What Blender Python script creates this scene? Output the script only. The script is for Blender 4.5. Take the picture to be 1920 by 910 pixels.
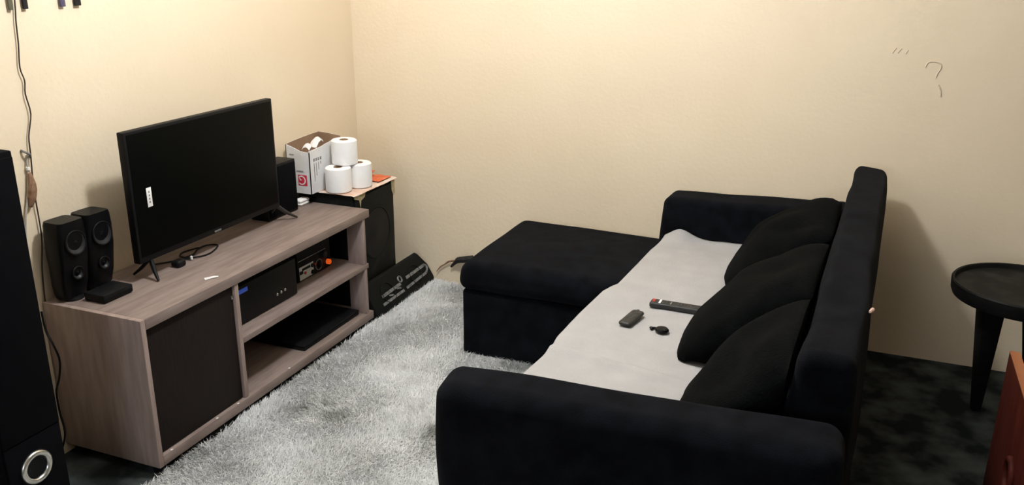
import bpy, bmesh, math, random
import numpy as np
from mathutils import Matrix, Vector, noise

for o in list(bpy.data.objects):
    bpy.data.objects.remove(o, do_unlink=True)
SC = bpy.context.scene
COL = SC.collection
random.seed(7)
RNG = np.random.default_rng(7)
PI = math.pi

# ------------------------------------------------------------------ camera
# world: corner of the room at the origin, left wall is x = 0, back wall y = 0
cam_data = bpy.data.cameras.new('camera')
cam = bpy.data.objects.new('camera', cam_data)
COL.objects.link(cam)
SC.camera = cam
yaw, pitch, roll = -0.3852, 0.3214, 0.0058
fwd = Vector((math.sin(yaw)*math.cos(pitch), math.cos(yaw)*math.cos(pitch), -math.sin(pitch)))
right = Vector((math.cos(yaw), -math.sin(yaw), 0))
up = right.cross(fwd)
r2 = right*math.cos(roll) + up*math.sin(roll)
u2 = up*math.cos(roll) - right*math.sin(roll)
M = Matrix((r2, u2, -fwd)).transposed().to_4x4()
M.translation = Vector((2.2417, -3.5852, 1.5487))
cam.matrix_world = M
cam_data.sensor_width = 36
cam_data.lens = 1645.948/1920*36
cam_data.clip_start = 0.02

# ------------------------------------------------------------------ world, lights, exposure
world = bpy.data.worlds.new('world')
SC.world = world
world.use_nodes = True
world.node_tree.nodes['Background'].inputs['Color'].default_value = (0.55, 0.68, 0.9, 1)
world.node_tree.nodes['Background'].inputs['Strength'].default_value = 0.6
SC.view_settings.view_transform = 'Standard'
SC.view_settings.look = 'None'
SC.view_settings.gamma = 1
SC.view_settings.use_curve_mapping = False
SC.view_settings.exposure = 0.0
CEIL = 2.85
LAMP = (1.20, -1.48, 2.36)
LAMP_W = 104
WINDOW_W = 38

def lamp_light():
    d = bpy.data.lights.new('bulb_light', 'POINT')
    d.energy = LAMP_W
    d.color = (0.94, 0.98, 1.0)
    d.shadow_soft_size = 0.10
    o = bpy.data.objects.new('bulb_light', d)
    o.location = LAMP
    COL.objects.link(o)
lamp_light()

def window_light():
    d = bpy.data.lights.new('window_daylight', 'AREA')
    d.shape = 'RECTANGLE'
    d.size, d.size_y = 1.3, 1.1
    d.energy = WINDOW_W
    d.color = (0.72, 0.84, 1.0)
    o = bpy.data.objects.new('window_daylight', d)
    o.location = (1.35, -6.02, 1.6)
    o.rotation_euler = (PI/2, 0, 0)
    COL.objects.link(o)
window_light()

# ------------------------------------------------------------------ materials
MATS = {}
def mat(name, col, rough=0.6, spec=0.3, metal=0.0, var=None, scale=8.0, stretch=None, bump=0.0,
        bscale=200.0, emit=None, sheen=0.0, detail=4.0, ramp=(0.35, 0.65), coat=0.0):
    """Principled material; var = second colour mixed in by object-space noise."""
    if name in MATS:
        return MATS[name]
    m = bpy.data.materials.new(name)
    m.use_nodes = True
    nt = m.node_tree
    b = nt.nodes['Principled BSDF']
    b.inputs['Base Color'].default_value = (*col, 1)
    b.inputs['Roughness'].default_value = rough
    b.inputs['Metallic'].default_value = metal
    b.inputs['Specular IOR Level'].default_value = spec
    b.inputs['Coat Weight'].default_value = coat
    if sheen:
        b.inputs['Sheen Weight'].default_value = sheen
        b.inputs['Sheen Roughness'].default_value = 0.5
    tc = nt.nodes.new('ShaderNodeTexCoord')
    mp = nt.nodes.new('ShaderNodeMapping')
    nt.links.new(tc.outputs['Object'], mp.inputs['Vector'])
    if stretch:
        mp.inputs['Scale'].default_value = stretch
    if var:
        n = nt.nodes.new('ShaderNodeTexNoise')
        n.inputs['Scale'].default_value = scale
        n.inputs['Detail'].default_value = detail
        nt.links.new(mp.outputs['Vector'], n.inputs['Vector'])
        r = nt.nodes.new('ShaderNodeValToRGB')
        r.color_ramp.elements[0].position = ramp[0]
        r.color_ramp.elements[1].position = ramp[1]
        r.color_ramp.elements[0].color = (*col, 1)
        r.color_ramp.elements[1].color = (*var, 1)
        nt.links.new(n.outputs['Fac'], r.inputs['Fac'])
        nt.links.new(r.outputs['Color'], b.inputs['Base Color'])
    if bump:
        n2 = nt.nodes.new('ShaderNodeTexNoise')
        n2.inputs['Scale'].default_value = bscale
        n2.inputs['Detail'].default_value = 3
        nt.links.new(tc.outputs['Object'], n2.inputs['Vector'])
        bp = nt.nodes.new('ShaderNodeBump')
        bp.inputs['Strength'].default_value = bump
        bp.inputs['Distance'].default_value = 0.004
        nt.links.new(n2.outputs['Fac'], bp.inputs['Height'])
        nt.links.new(bp.outputs['Normal'], b.inputs['Normal'])
    if emit:
        b.inputs['Emission Color'].default_value = (*emit[0], 1)
        b.inputs['Emission Strength'].default_value = emit[1]
    MATS[name] = m
    return m

M_WALL = mat('cream_wall_paint', (0.80, 0.665, 0.488), 0.75, 0.2, var=(0.84, 0.705, 0.528), scale=2.2, bump=0.25, bscale=60, ramp=(0.3, 0.7))
M_CEIL = mat('white_ceiling_paint', (0.75, 0.72, 0.66), 0.8, 0.2, var=(0.78, 0.75, 0.69), scale=3)
M_FLOOR = mat('dark_mottled_carpet', (0.015, 0.018, 0.018), 0.95, 0.05, var=(0.095, 0.108, 0.106), scale=7, bump=0.5, bscale=300, detail=8, ramp=(0.42, 0.75))
M_WOOD = mat('taupe_laminate_flat_dimmed', (0.205, 0.153, 0.135), 0.5, 0.25, var=(0.280, 0.216, 0.190), scale=9, stretch=(6, 0.7, 6), detail=6, bump=0.05, bscale=90)  # same laminate as the uprights, darkened to stand in for weaker light
M_WOODV = mat('taupe_laminate_upright_lit', (0.270, 0.200, 0.178), 0.5, 0.25, var=(0.350, 0.265, 0.235), scale=9, stretch=(6, 6, 0.7), detail=6, bump=0.05, bscale=90)  # same laminate, lightened to stand in for stronger light on upright faces
M_DOOR = mat('dark_brown_door_laminate', (0.012, 0.0085, 0.0075), 0.6, 0.12, var=(0.017, 0.012, 0.0105), scale=20, stretch=(1, 6, .6))
M_BLACKP = mat('black_plastic', (0.005, 0.005, 0.0058), 0.5, 0.15, var=(0.008, 0.008, 0.009), scale=12)
M_GLOSSB = mat('glossy_black_plastic', (0.004, 0.004, 0.0046), 0.36, 0.10, var=(0.006, 0.006, 0.0066), scale=12)
M_SCREEN = mat('dark_tv_screen', (0.0022, 0.0026, 0.0021), 0.45, 0.04, var=(0.0027, 0.003, 0.0025), scale=3)
M_CONE = mat('grey_black_speaker_cone', (0.017, 0.017, 0.020), 0.45, 0.3, var=(0.022, 0.022, 0.025), scale=40)
M_METAL = mat('brushed_silver_metal', (0.55, 0.55, 0.52), 0.28, 0.5, metal=1.0, var=(0.62, 0.62, 0.58), scale=30)
M_SILVERP = mat('worn_silver_paint', (0.24, 0.24, 0.235), 0.55, 0.3, var=(0.10, 0.10, 0.098), scale=70, detail=5)
M_SOFA = mat('black_sofa_fabric', (0.0028, 0.0031, 0.0043), 0.92, 0.04, var=(0.0060, 0.0067, 0.0096), scale=16, bump=0.5, bscale=420, sheen=0.02)
M_PILLOW = mat('black_plush_fabric', (0.0015, 0.0018, 0.0019), 0.95, 0.03, var=(0.0030, 0.0034, 0.0035), scale=22, bump=0.7, bscale=160, sheen=0.01)
M_BLANKET = mat('white_fleece', (0.40, 0.385, 0.385), 0.95, 0.1, var=(0.435, 0.42, 0.42), scale=9, bump=0.5, bscale=260, sheen=0.05)
M_WHITE = mat('white_paper', (0.88, 0.87, 0.86), 0.85, 0.2, var=(0.91, 0.90, 0.89), scale=30, bump=0.2, bscale=220)
M_CARDW = mat('white_printed_cardboard', (0.70, 0.69, 0.69), 0.7, 0.25, var=(0.76, 0.75, 0.75), scale=14)
M_CARDB = mat('brown_cardboard', (0.30, 0.19, 0.12), 0.85, 0.15, var=(0.36, 0.235, 0.15), scale=18, bump=0.15, bscale=120)
M_RED = mat('red_print', (0.62, 0.03, 0.07), 0.6, 0.3, var=(0.68, 0.04, 0.08), scale=20)
M_INK = mat('grey_print_ink', (0.16, 0.16, 0.17), 0.7, 0.2, var=(0.35, 0.35, 0.36), scale=60)
M_OLDBOX = mat('scuffed_black_cabinet', (0.0050, 0.0058, 0.0050), 0.6, 0.12, var=(0.026, 0.029, 0.026), scale=11, detail=8, ramp=(0.55, 0.82))
M_CLOTH = mat('red_white_paper', (0.62, 0.40, 0.30), 0.85, 0.2, var=(0.72, 0.60, 0.52), scale=16, ramp=(0.4, 0.6))
M_ORANGE = mat('orange_red_paper', (0.60, 0.12, 0.05), 0.75, 0.25, var=(0.68, 0.22, 0.10), scale=25)
M_TAPE = mat('yellowed_tape', (0.36, 0.29, 0.15), 0.5, 0.3, var=(0.48, 0.41, 0.26), scale=30)
M_TAPEBR = mat('brown_packing_tape', (0.20, 0.10, 0.055), 0.5, 0.3, var=(0.33, 0.20, 0.13), scale=60)
M_WIREG = mat('grey_cable', (0.40, 0.37, 0.33), 0.6, 0.3, var=(0.5, 0.46, 0.41), scale=50)
M_WIREB = mat('brown_black_cable', (0.035, 0.025, 0.02), 0.5, 0.3, var=(0.05, 0.036, 0.03), scale=50)
M_STOOL = mat('dark_stained_wood', (0.006, 0.0055, 0.0055), 0.55, 0.12, var=(0.011, 0.010, 0.0095), scale=9, stretch=(1, 5, 5), detail=6)
M_STOOLT = mat('dusty_dark_tabletop', (0.010, 0.0095, 0.009), 0.6, 0.1, var=(0.030, 0.028, 0.026), scale=14, detail=8, ramp=(0.45, 0.75))
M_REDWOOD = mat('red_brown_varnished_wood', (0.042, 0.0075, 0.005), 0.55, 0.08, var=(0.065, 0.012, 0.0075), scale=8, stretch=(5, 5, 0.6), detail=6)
M_REDWOOD_LIT = mat('red_brown_wood_lit_edge', (0.26, 0.085, 0.032), 0.45, 0.25, var=(0.32, 0.11, 0.042), scale=8, stretch=(5, 0.6, 5), detail=6)  # same red-brown wood, with the light on its top edge in the colour
M_REMOTE = mat('charcoal_remote_plastic', (0.022, 0.021, 0.020), 0.5, 0.35, var=(0.028, 0.027, 0.025), scale=30)
M_BUTTON = mat('grey_rubber_button', (0.055, 0.052, 0.050), 0.6, 0.3, var=(0.065, 0.062, 0.06), scale=50)
M_REDBTN = mat('red_rubber_button', (0.45, 0.05, 0.04), 0.6, 0.3, var=(0.5, 0.06, 0.05), scale=50)
M_BLUE = mat('blue_lit_display', (0.02, 0.04, 0.2), 0.4, 0.3, var=(0.03, 0.06, 0.25), scale=30, emit=((0.05, 0.14, 0.7), 0.22))
M_ORGL = mat('orange_lit_knob', (0.6, 0.08, 0.01), 0.4, 0.3, var=(0.65, 0.1, 0.02), scale=30, emit=((1.0, 0.12, 0.01), 0.5))
M_PRINT = mat('pale_printed_panel', (0.55, 0.60, 0.60), 0.5, 0.3, var=(0.66, 0.70, 0.70), scale=60)
M_DARKSIL = mat('dull_dark_metal', (0.05, 0.045, 0.04), 0.4, 0.4, metal=0.6, var=(0.07, 0.065, 0.06), scale=30)
M_SCUFF = mat('grey_wall_scuff', (0.62, 0.53, 0.40), 0.85, 0.1, var=(0.70, 0.60, 0.46), scale=25)
M_STRIP1 = mat('olive_grey_strip', (0.12, 0.11, 0.075), 0.7, 0.2, var=(0.15, 0.135, 0.095), scale=40)
M_GRILLE = mat('black_grille_cloth', (0.0022, 0.0023, 0.0034), 0.8, 0.06, var=(0.0032, 0.0033, 0.0046), scale=30)
M_STRIP2 = mat('black_strip', (0.020, 0.018, 0.018), 0.7, 0.2, var=(0.032, 0.03, 0.028), scale=40)
M_STRIP3 = mat('purple_grey_strip', (0.11, 0.09, 0.14), 0.7, 0.2, var=(0.14, 0.12, 0.17), scale=40)
M_PINK = mat('bare_foam_tear', (0.55, 0.33, 0.24), 0.9, 0.1, var=(0.66, 0.48, 0.40), scale=60)
M_BULB = mat('frosted_bulb', (0.9, 0.88, 0.84), 0.4, 0.3, var=(0.92, 0.9, 0.86), scale=20, emit=((1.0, 0.93, 0.85), 12.0))

def rug_mat():
    m = bpy.data.materials.new('pale_grey_shag_pile')
    m.use_nodes = True
    nt = m.node_tree
    b = nt.nodes['Principled BSDF']
    b.inputs['Roughness'].default_value = 0.9
    b.inputs['Specular IOR Level'].default_value = 0.15
    tc = nt.nodes.new('ShaderNodeTexCoord')
    mp = nt.nodes.new('ShaderNodeMapping')
    mp.inputs['Scale'].default_value = (1, 1, 0.0)
    nt.links.new(tc.outputs['Object'], mp.inputs['Vector'])
    n = nt.nodes.new('ShaderNodeTexNoise')
    n.inputs['Scale'].default_value = 3.6
    n.inputs['Detail'].default_value = 7
    n.inputs['Roughness'].default_value = 0.62
    nt.links.new(mp.outputs['Vector'], n.inputs['Vector'])
    r = nt.nodes.new('ShaderNodeValToRGB')
    e = r.color_ramp.elements
    e[0].position, e[0].color = 0.29, (0.24, 0.25, 0.23, 1)
    e[1].position, e[1].color = 0.55, (0.86, 0.86, 0.86, 1)
    k = e.new(0.42); k.color = (0.74, 0.74, 0.73, 1)
    nt.links.new(n.outputs['Fac'], r.inputs['Fac'])
    nt.links.new(r.outputs['Color'], b.inputs['Base Color'])
    MATS['rug'] = m
    return m
M_RUG = rug_mat()

# ------------------------------------------------------------------ mesh helpers
def finish(name, me, material, parent=None, smooth=True, angle=40):
    me.materials.append(material)
    if smooth:
        for p in me.polygons:
            p.use_smooth = True
        try:
            me.set_sharp_from_angle(angle=math.radians(angle))
        except Exception:
            pass
    o = bpy.data.objects.new(name, me)
    COL.objects.link(o)
    if parent:
        o.parent = parent
    return o

def from_bm(name, bm, material, parent=None, smooth=True, angle=40):
    bmesh.ops.recalc_face_normals(bm, faces=bm.faces)
    me = bpy.data.meshes.new(name)
    bm.to_mesh(me)
    bm.free()
    return finish(name, me, material, parent, smooth, angle)

def from_pts(name, verts, faces, material, parent=None, smooth=True, angle=40):
    me = bpy.data.meshes.new(name)
    me.from_pydata([tuple(v) for v in verts], [], faces)
    bm = bmesh.new(); bm.from_mesh(me)
    bmesh.ops.recalc_face_normals(bm, faces=bm.faces)
    bm.to_mesh(me); bm.free()
    return finish(name, me, material, parent, smooth, angle)

def add_box(bm, lo, hi, bevel=0.0, seg=2):
    c = [(lo[i]+hi[i])/2 for i in range(3)]
    s = [hi[i]-lo[i] for i in range(3)]
    g = bmesh.ops.create_cube(bm, size=1.0)
    vs = g['verts']
    bmesh.ops.scale(bm, vec=s, verts=vs)
    bmesh.ops.translate(bm, vec=c, verts=vs)
    if bevel:
        es = list({e for v in vs for e in v.link_edges})
        bmesh.ops.bevel(bm, geom=es, offset=bevel, segments=seg, affect='EDGES', profile=0.5)

def box(name, lo, hi, material, parent=None, bevel=0.002, seg=2):
    bm = bmesh.new()
    add_box(bm, lo, hi, bevel, seg)
    return from_bm(name, bm, material, parent)

def lathe(name, prof, material, parent=None, n=32, axis='z', loc=(0, 0, 0), rot=None):
    """prof: list of (r, h) from one end to the other; closed at r = 0 ends."""
    verts, faces = [], []
    for r, h in prof:
        for k in range(n):
            a = 2*PI*k/n
            verts.append(Vector((r*math.cos(a), r*math.sin(a), h)))
    for i in range(len(prof)-1):
        for k in range(n):
            a, b = i*n+k, i*n+(k+1) % n
            faces.append((a, b, b+n, a+n))
    faces.append(tuple(range(n)))
    faces.append(tuple(range((len(prof)-1)*n, len(prof)*n)))
    if axis == 'x':
        R = Matrix.Rotation(PI/2, 3, 'Y')
    elif axis == 'y':
        R = Matrix.Rotation(-PI/2, 3, 'X')
    else:
        R = Matrix.Identity(3)
    if rot is not None:
        R = rot @ R
    verts = [R @ v + Vector(loc) for v in verts]
    return from_pts(name, verts, faces, material, parent)

def torus(name, R0, r0, material, parent=None, loc=(0, 0, 0), rot=None, n=36, m=10):
    verts, faces = [], []
    rot = rot or Matrix.Identity(3)
    for i in range(n):
        a = 2*PI*i/n
        for j in range(m):
            b = 2*PI*j/m
            v = Vector(((R0+r0*math.cos(b))*math.cos(a), (R0+r0*math.cos(b))*math.sin(a), r0*math.sin(b)))
            verts.append(rot @ v + Vector(loc))
    for i in range(n):
        for j in range(m):
            faces.append((i*m+j, ((i+1) % n)*m+j, ((i+1) % n)*m+(j+1) % m, i*m+(j+1) % m))
    return from_pts(name, verts, faces, material, parent)

def smooth_path(pts, k=6):
    pts = [Vector(p) for p in pts]
    out = []
    for i in range(len(pts)-1):
        p0 = pts[max(i-1, 0)]; p1 = pts[i]; p2 = pts[i+1]; p3 = pts[min(i+2, len(pts)-1)]
        for j in range(k):
            t = j/k
            out.append(0.5*((2*p1)+(p2-p0)*t+(2*p0-5*p1+4*p2-p3)*t*t+(3*p1-p0-3*p2+p3)*t**3))
    out.append(pts[-1])
    return out

def tube(name, pts, r, material, parent=None, n=8, k=6, radii=None):
    P = smooth_path(pts, k) if k > 1 else [Vector(p) for p in pts]
    verts, faces = [], []
    ref = Vector((0.31, 0.17, 0.93))
    for i, p in enumerate(P):
        t = (P[min(i+1, len(P)-1)]-P[max(i-1, 0)]).normalized()
        a = t.cross(ref)
        if a.length < 1e-3:
            a = t.cross(Vector((1, 0, 0)))
        a.normalize(); b = t.cross(a)
        rr = float(r if radii is None else np.interp(i/(len(P)-1), np.linspace(0, 1, len(radii)), radii))
        for j in range(n):
            ang = 2*PI*j/n
            verts.append(p+rr*(math.cos(ang)*a+math.sin(ang)*b))
    for i in range(len(P)-1):
        for j in range(n):
            faces.append((i*n+j, i*n+(j+1) % n, (i+1)*n+(j+1) % n, (i+1)*n+j))
    faces.append(tuple(range(n)))
    faces.append(tuple(range((len(P)-1)*n, len(P)*n)))
    return from_pts(name, verts, faces, material, parent)

def soft_box(name, corners, r, material, parent=None, n=14, bulge=(0, 0, 0), wrinkle=0.0, wscale=6.0, seed=0.0):
    """Upholstered block: rounded box mapped on eight corners.
    corners[k] with bits: k&1 -> +x, k&2 -> +y, k&4 -> +z."""
    C = [Vector(c) for c in corners]
    dx = ((C[1]-C[0]).length + (C[7]-C[6]).length)/4
    dy = ((C[2]-C[0]).length + (C[7]-C[5]).length)/4
    dz = ((C[4]-C[0]).length + (C[7]-C[3]).length)/4
    h = (dx, dy, dz)
    def coords(hh):
        rr = min(r, hh*0.98)
        inner = hh-rr
        arc = [inner+rr*math.tan(PI/4*t/4) for t in range(1, 5)]
        flat = list(np.linspace(-inner, inner, n))
        return [-a for a in reversed(arc)] + flat + arc
    cs = [coords(x) for x in h]
    bm = bmesh.new()
    cache = {}
    def vert(p):
        key = tuple(round(x, 5) for x in p)
        if key in cache:
            return cache[key]
        q = [max(-(h[i]-min(r, h[i]*0.98)), min(h[i]-min(r, h[i]*0.98), p[i])) for i in range(3)]
        d = [p[i]-q[i] for i in range(3)]
        L = math.sqrt(sum(x*x for x in d))
        rr = min(r, min(h)*0.98)
        pp = [q[i]+(min(r, h[i]*0.98))*d[i]/L for i in range(3)] if L > 0 else list(p)
        u = [pp[i]/h[i] for i in range(3)]
        out = []
        for i in range(3):
            j, k = (i+1) % 3, (i+2) % 3
            out.append(u[i] + bulge[i]/h[i]*u[i]*(1-min(1, u[j]**2))*(1-min(1, u[k]**2)))
        x, y, z = [(t+1)/2 for t in out]
        P = Vector((0, 0, 0))
        for kk in range(8):
            w = (x if kk & 1 else 1-x)*(y if kk & 2 else 1-y)*(z if kk & 4 else 1-z)
            P += C[kk]*w
        if wrinkle:
            nn = noise.noise_vector((P+Vector((seed, seed*.7, 0)))*wscale)
            P += nn*wrinkle
        v = bm.verts.new(P)
        cache[key] = v
        return v
    for ax in range(3):
        j, k = (ax+1) % 3, (ax+2) % 3
        for s in (-1, 1):
            for a in range(len(cs[j])-1):
                for b in range(len(cs[k])-1):
                    quad = []
                    for (aa, bb) in ((a, b), (a+1, b), (a+1, b+1), (a, b+1)):
                        p = [0, 0, 0]
                        p[ax] = s*h[ax]; p[j] = cs[j][aa]; p[k] = cs[k][bb]
                        quad.append(vert(p))
                    if len(set(quad)) == 4:
                        try:
                            bm.faces.new(quad)
                        except ValueError:
                            pass
    return from_bm(name, bm, material, parent, angle=180)

def hexa(x0, x1, y0, y1, z0, z1):
    return [(x1 if k & 1 else x0, y1 if k & 2 else y0, z1 if k & 4 else z0) for k in range(8)]

def pillow(name, centre, ax_u, ax_v, w, hgt, t, material, n=26, wrinkle=0.012, seed=0.0, sag=0.0):
    u = Vector(ax_u).normalized(); v = Vector(ax_v).normalized()
    nrm = u.cross(v).normalized(); v = nrm.cross(u)
    c = Vector(centre)
    verts, faces = [], []
    for side in (1, -1):
        for i in range(n+1):
            for j in range(n+1):
                a = -1+2*i/n; b = -1+2*j/n
                # rounded-square outline with slightly pinched sides
                aa = a*(1-0.045*(1-b*b)*0 - 0.10*abs(b)**4*abs(a)**2)
                bb = b*(1-0.10*abs(a)**4*abs(b)**2)
                th = (max(0, 1-abs(a)**2.6)*max(0, 1-abs(b)**2.6))**0.48
                p = c+u*aa*w/2+v*bb*hgt/2+nrm*side*th*t/2
                p += noise.noise_vector((p+Vector((seed, seed, seed)))*6.5)*wrinkle*th
                p += nrm*sag*(a*a-0.4)
                # the soft filling rests on the blanket and gives way against the backrest
                fy = min(1, max(0, (p.y+1.815)/1.70))
                lim = (2.12+.02*fy)+((.052+.04*fy)*min(1, p.z/.76))-.015
                p.x = min(p.x, lim)
                p.z = max(p.z, .442-.004*abs(side-1)/2)
                verts.append(p)
    N = (n+1)**2
    for s in range(2):
        for i in range(n):
            for j in range(n):
                q = [s*N+i*(n+1)+j, s*N+(i+1)*(n+1)+j, s*N+(i+1)*(n+1)+j+1, s*N+i*(n+1)+j+1]
                faces.append(q if s == 0 else q[::-1])
    me = bpy.data.meshes.new(name)
    me.from_pydata([tuple(p) for p in verts], [], faces)
    bm = bmesh.new(); bm.from_mesh(me)
    bmesh.ops.remove_doubles(bm, verts=bm.verts, dist=1e-5)
    bmesh.ops.recalc_face_normals(bm, faces=bm.faces)
    bm.to_mesh(me); bm.free()
    return finish(name, me, material, None, True, 180)

def empty(name, loc=(0, 0, 0)):
    o = bpy.data.objects.new(name, None)
    o.empty_display_size = 0.05
    COL.objects.link(o)
    o.location = loc
    return o

def own(parent):
    """Keep parts in place: parts are built in world space, the Empty sits at the base."""
    inv = Matrix.Translation(-parent.location)
    for ch in parent.children:
        ch.matrix_parent_inverse = inv
    return parent

def tag(o, label, cat, group=None, kind=None):
    o['label'] = label
    o['category'] = cat
    if group:
        o['group'] = group
    if kind:
        o['kind'] = kind
    return o

def struct(o):
    o['kind'] = 'structure'
    return o

# ------------------------------------------------------------------ the room
XL, XR, YN = -0.018, 6.0, -5.9          # right wall, wall behind the camera
struct(box('floor', (XL, YN, -0.06), (XR, 0, 0), M_FLOOR, bevel=0))
struct(box('ceiling', (XL, YN, CEIL), (XR, 0, CEIL+0.06), M_CEIL, bevel=0))
struct(box('wall_left', (-0.14, YN, 0), (XL, 0, CEIL), M_WALL, bevel=0))
wall_back = struct(box('wall_back', (-0.14, 0, 0), (XR+0.12, 0.12, CEIL), M_WALL, bevel=0))
struct(box('wall_right', (XR, YN, 0), (XR+0.12, 0, CEIL), M_WALL, bevel=0))
bm = bmesh.new()
WX0, WX1, WZ0, WZ1 = 0.70, 2.00, 1.05, 2.15
add_box(bm, (-0.14, YN-0.12, 0), (WX0, YN, CEIL))
add_box(bm, (WX1, YN-0.12, 0), (XR+0.12, YN, CEIL))
add_box(bm, (WX0, YN-0.12, 0), (WX1, YN, WZ0))
add_box(bm, (WX0, YN-0.12, WZ1), (WX1, YN, CEIL))
struct(from_bm('wall_near', bm, M_WALL, smooth=False))
bm = bmesh.new()
for lo, hi in (((WX0, YN-.08, WZ0), (WX0+.05, YN-.03, WZ1)), ((WX1-.05, YN-.08, WZ0), (WX1, YN-.03, WZ1)),
               ((WX0, YN-.08, WZ0), (WX1, YN-.03, WZ0+.05)), ((WX0, YN-.08, WZ1-.05), (WX1, YN-.03, WZ1)),
               (((WX0+WX1)/2-.02, YN-.08, WZ0), ((WX0+WX1)/2+.02, YN-.03, WZ1))):
    add_box(bm, lo, hi)
struct(from_bm('window_1', bm, M_CARDW, smooth=False))

# faint scuffs on the back wall: a hook-shaped mark and a smudge
tube('scuff', [(2.418, -0.0006, 1.150), (2.425, -0.0006, 1.168), (2.445, -0.0006, 1.172), (2.466, -0.0006, 1.166),
               (2.470, -0.0006, 1.150), (2.462, -0.0006, 1.132), (2.458, -0.0006, 1.115)], 0.0022, M_SCUFF, wall_back, n=6)
tube('scuff', [(2.470, -0.0006, 1.090), (2.480, -0.0006, 1.070), (2.484, -0.0006, 1.048)], 0.003, M_SCUFF, wall_back, n=6)
for k, (a, b) in enumerate((((2.300, 1.196), (2.312, 1.216)), ((2.318, 1.197), (2.330, 1.214)), ((2.345, 1.196), (2.352, 1.208)))):
    tube('scuff', [(a[0], -0.0006, a[1]), ((a[0]+b[0])/2+.003, -0.0006, (a[1]+b[1])/2+.006), (b[0], -0.0006, b[1])], 0.0016, M_SCUFF, wall_back, n=6)

# ceiling lamp (above the frame): rose, holder, bulb
lamp = empty('ceiling_lamp', (LAMP[0], LAMP[1], CEIL))
lathe('rose', [(0.05, CEIL), (0.05, CEIL-.012), (0.03, CEIL-.03)], M_CARDW, lamp, loc=(LAMP[0], LAMP[1], 0))
LB = LAMP[2]+.13
tube('flex', [(LAMP[0], LAMP[1], CEIL-.02), (LAMP[0], LAMP[1], LB+.10)], .003, M_CARDW, lamp, n=6, k=1)
lathe('holder', [(0.008, LB+.11), (0.022, LB+.10), (0.022, LB+.055)], M_CARDW, lamp, loc=(LAMP[0], LAMP[1], 0))
lathe('bulb', [(0.012, LB+.055), (0.026, LB+.04), (0.029, LB+.025), (0.022, LB+.01), (0.004, LB+.004)], M_BULB, lamp, loc=(LAMP[0], LAMP[1], 0))
own(lamp)
tag(lamp, 'bare bulb hanging on a cord from the ceiling', 'lamp')

# ------------------------------------------------------------------ TV stand
SX0, SX1, SY0, SY1, SH, SB = -0.014, 0.371, -1.828, -0.558, 0.524, 0.034
st = empty('tv_stand', ((SX0+SX1)/2, (SY0+SY1)/2, 0))
box('top_panel', (SX0, SY0+0.0185, SH-.034), (SX1, SY1, SH), M_WOOD, st, .002)
box('side_panel', (SX0, SY0, SB), (SX1, SY0+.018, SH), M_WOODV, st, .0015)
box('bottom_panel', (SX0, SY0+.0185, SB), (SX1, SY1, SB+.034), M_WOOD, st, .002)
box('divider', (SX0+.02, -1.412, SB+.034), (SX1-.004, -1.394, SH-.034), M_WOODV, st, .001)
box('shelf', (SX0+.02, -1.394, 0.270), (SX1-.003, SY1-.018, 0.290), M_WOOD, st, .001)
box('end_panel', (0.288, -0.606, SB+.034), (SX1-.004, -0.588, 0.270), M_WOODV, st, .001)
box('end_panel', (0.288, -0.606, 0.290), (SX1-.004, -0.588, SH-.034), M_WOODV, st, .001)
box('back_panel', (SX0, SY0+.018, SB+.034), (SX0+.006, SY1+.03, SH-.034), M_DOOR, st, .0005)
dr = box('door', (SX1-.030, SY0+.021, SB+.037), (SX1-.014, -1.415, SH-.037), M_DOOR, st, .001)
box('hinge', (SX1-.016, -1.424, 0.440), (SX1-.010, -1.416, 0.452), M_METAL, dr, .001)
for (x, y) in ((SX1-.03, SY0+.035), (SX1-.03, SY1-.05), (SX0+.03, SY0+.035), (SX0+.03, SY1-.05), (SX1-.03, -1.2)):
    box('foot', (x-.018, y-.018, 0.0), (x+.018, y+.018, SB), M_BLACKP, st, .002)
for (y, z) in ((-1.770, .0672), (-1.560, .0672), (-1.452, .0672), (-1.16, .0672)):
    box('chipped_spot', (SX1-.007, y-.004, z), (SX1-.001, y+.004, z+.0012), M_CARDW, st, 0)
own(st)
tag(st, 'low taupe wood television stand with a dark door and open shelves', 'tv stand')

# ------------------------------------------------------------------ television
tv = empty('television', (0.13, -1.22, SH))
TY0, TY1, TZ0, TZ1, TX = -1.590, -0.859, 0.589, 1.0146, 0.154
bm = bmesh.new(); add_box(bm, (TX-.028, TY0, TZ0), (TX, TY1, TZ1), .004, 2)
body = from_bm('bezel', bm, M_BLACKP, tv)
box('screen', (TX-.004, TY0+.010, TZ0+.020), (TX+.0012, TY1-.010, TZ1-.010), M_SCREEN, tv, .0005)
bm = bmesh.new(); add_box(bm, (TX-.062, TY0+.09, TZ0+.02), (TX-.028, TY1-.09, TZ0+.27), .012, 2)
from_bm('rear_housing', bm, M_BLACKP, tv)
def tv_foot(y, tip, m_):
    """flat tapered blade foot: front prong to the tip, short rear prong"""
    for end, rr in ((tip, (.009, .007, .004)), ((TX-.085, y+.3*(tip[1]-y)), (.008, .006, .004))):
        tube('foot', [(TX-.012, y, TZ0+.006), ((TX-.012)*.5+end[0]*.5, y*.5+end[1]*.5, TZ0*.45+SH*.55+.004), (end[0], end[1], SH+.0045)], .006, m_, tv, n=8, radii=list(rr))
tv_foot(-1.535, (0.186, -1.556), M_BLACKP)
tv_foot(-0.868, (0.176, -0.785), M_DARKSIL)
sk = box('sticker', (TX+.0012, -1.529, 0.764), (TX+.0018, -1.508, 0.827), M_WHITE, tv, .0002)
for k in range(4):
    box('print', (TX+.0018, -1.521, .776+.011*k), (TX+.0020, -1.516, .783+.011*k), M_INK, sk, 0)
box('logo', (TX+.0012, -1.240, TZ0+.005), (TX+.0020, -1.205, TZ0+.012), M_SILVERP, tv, .0002)
own(tv)
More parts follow.
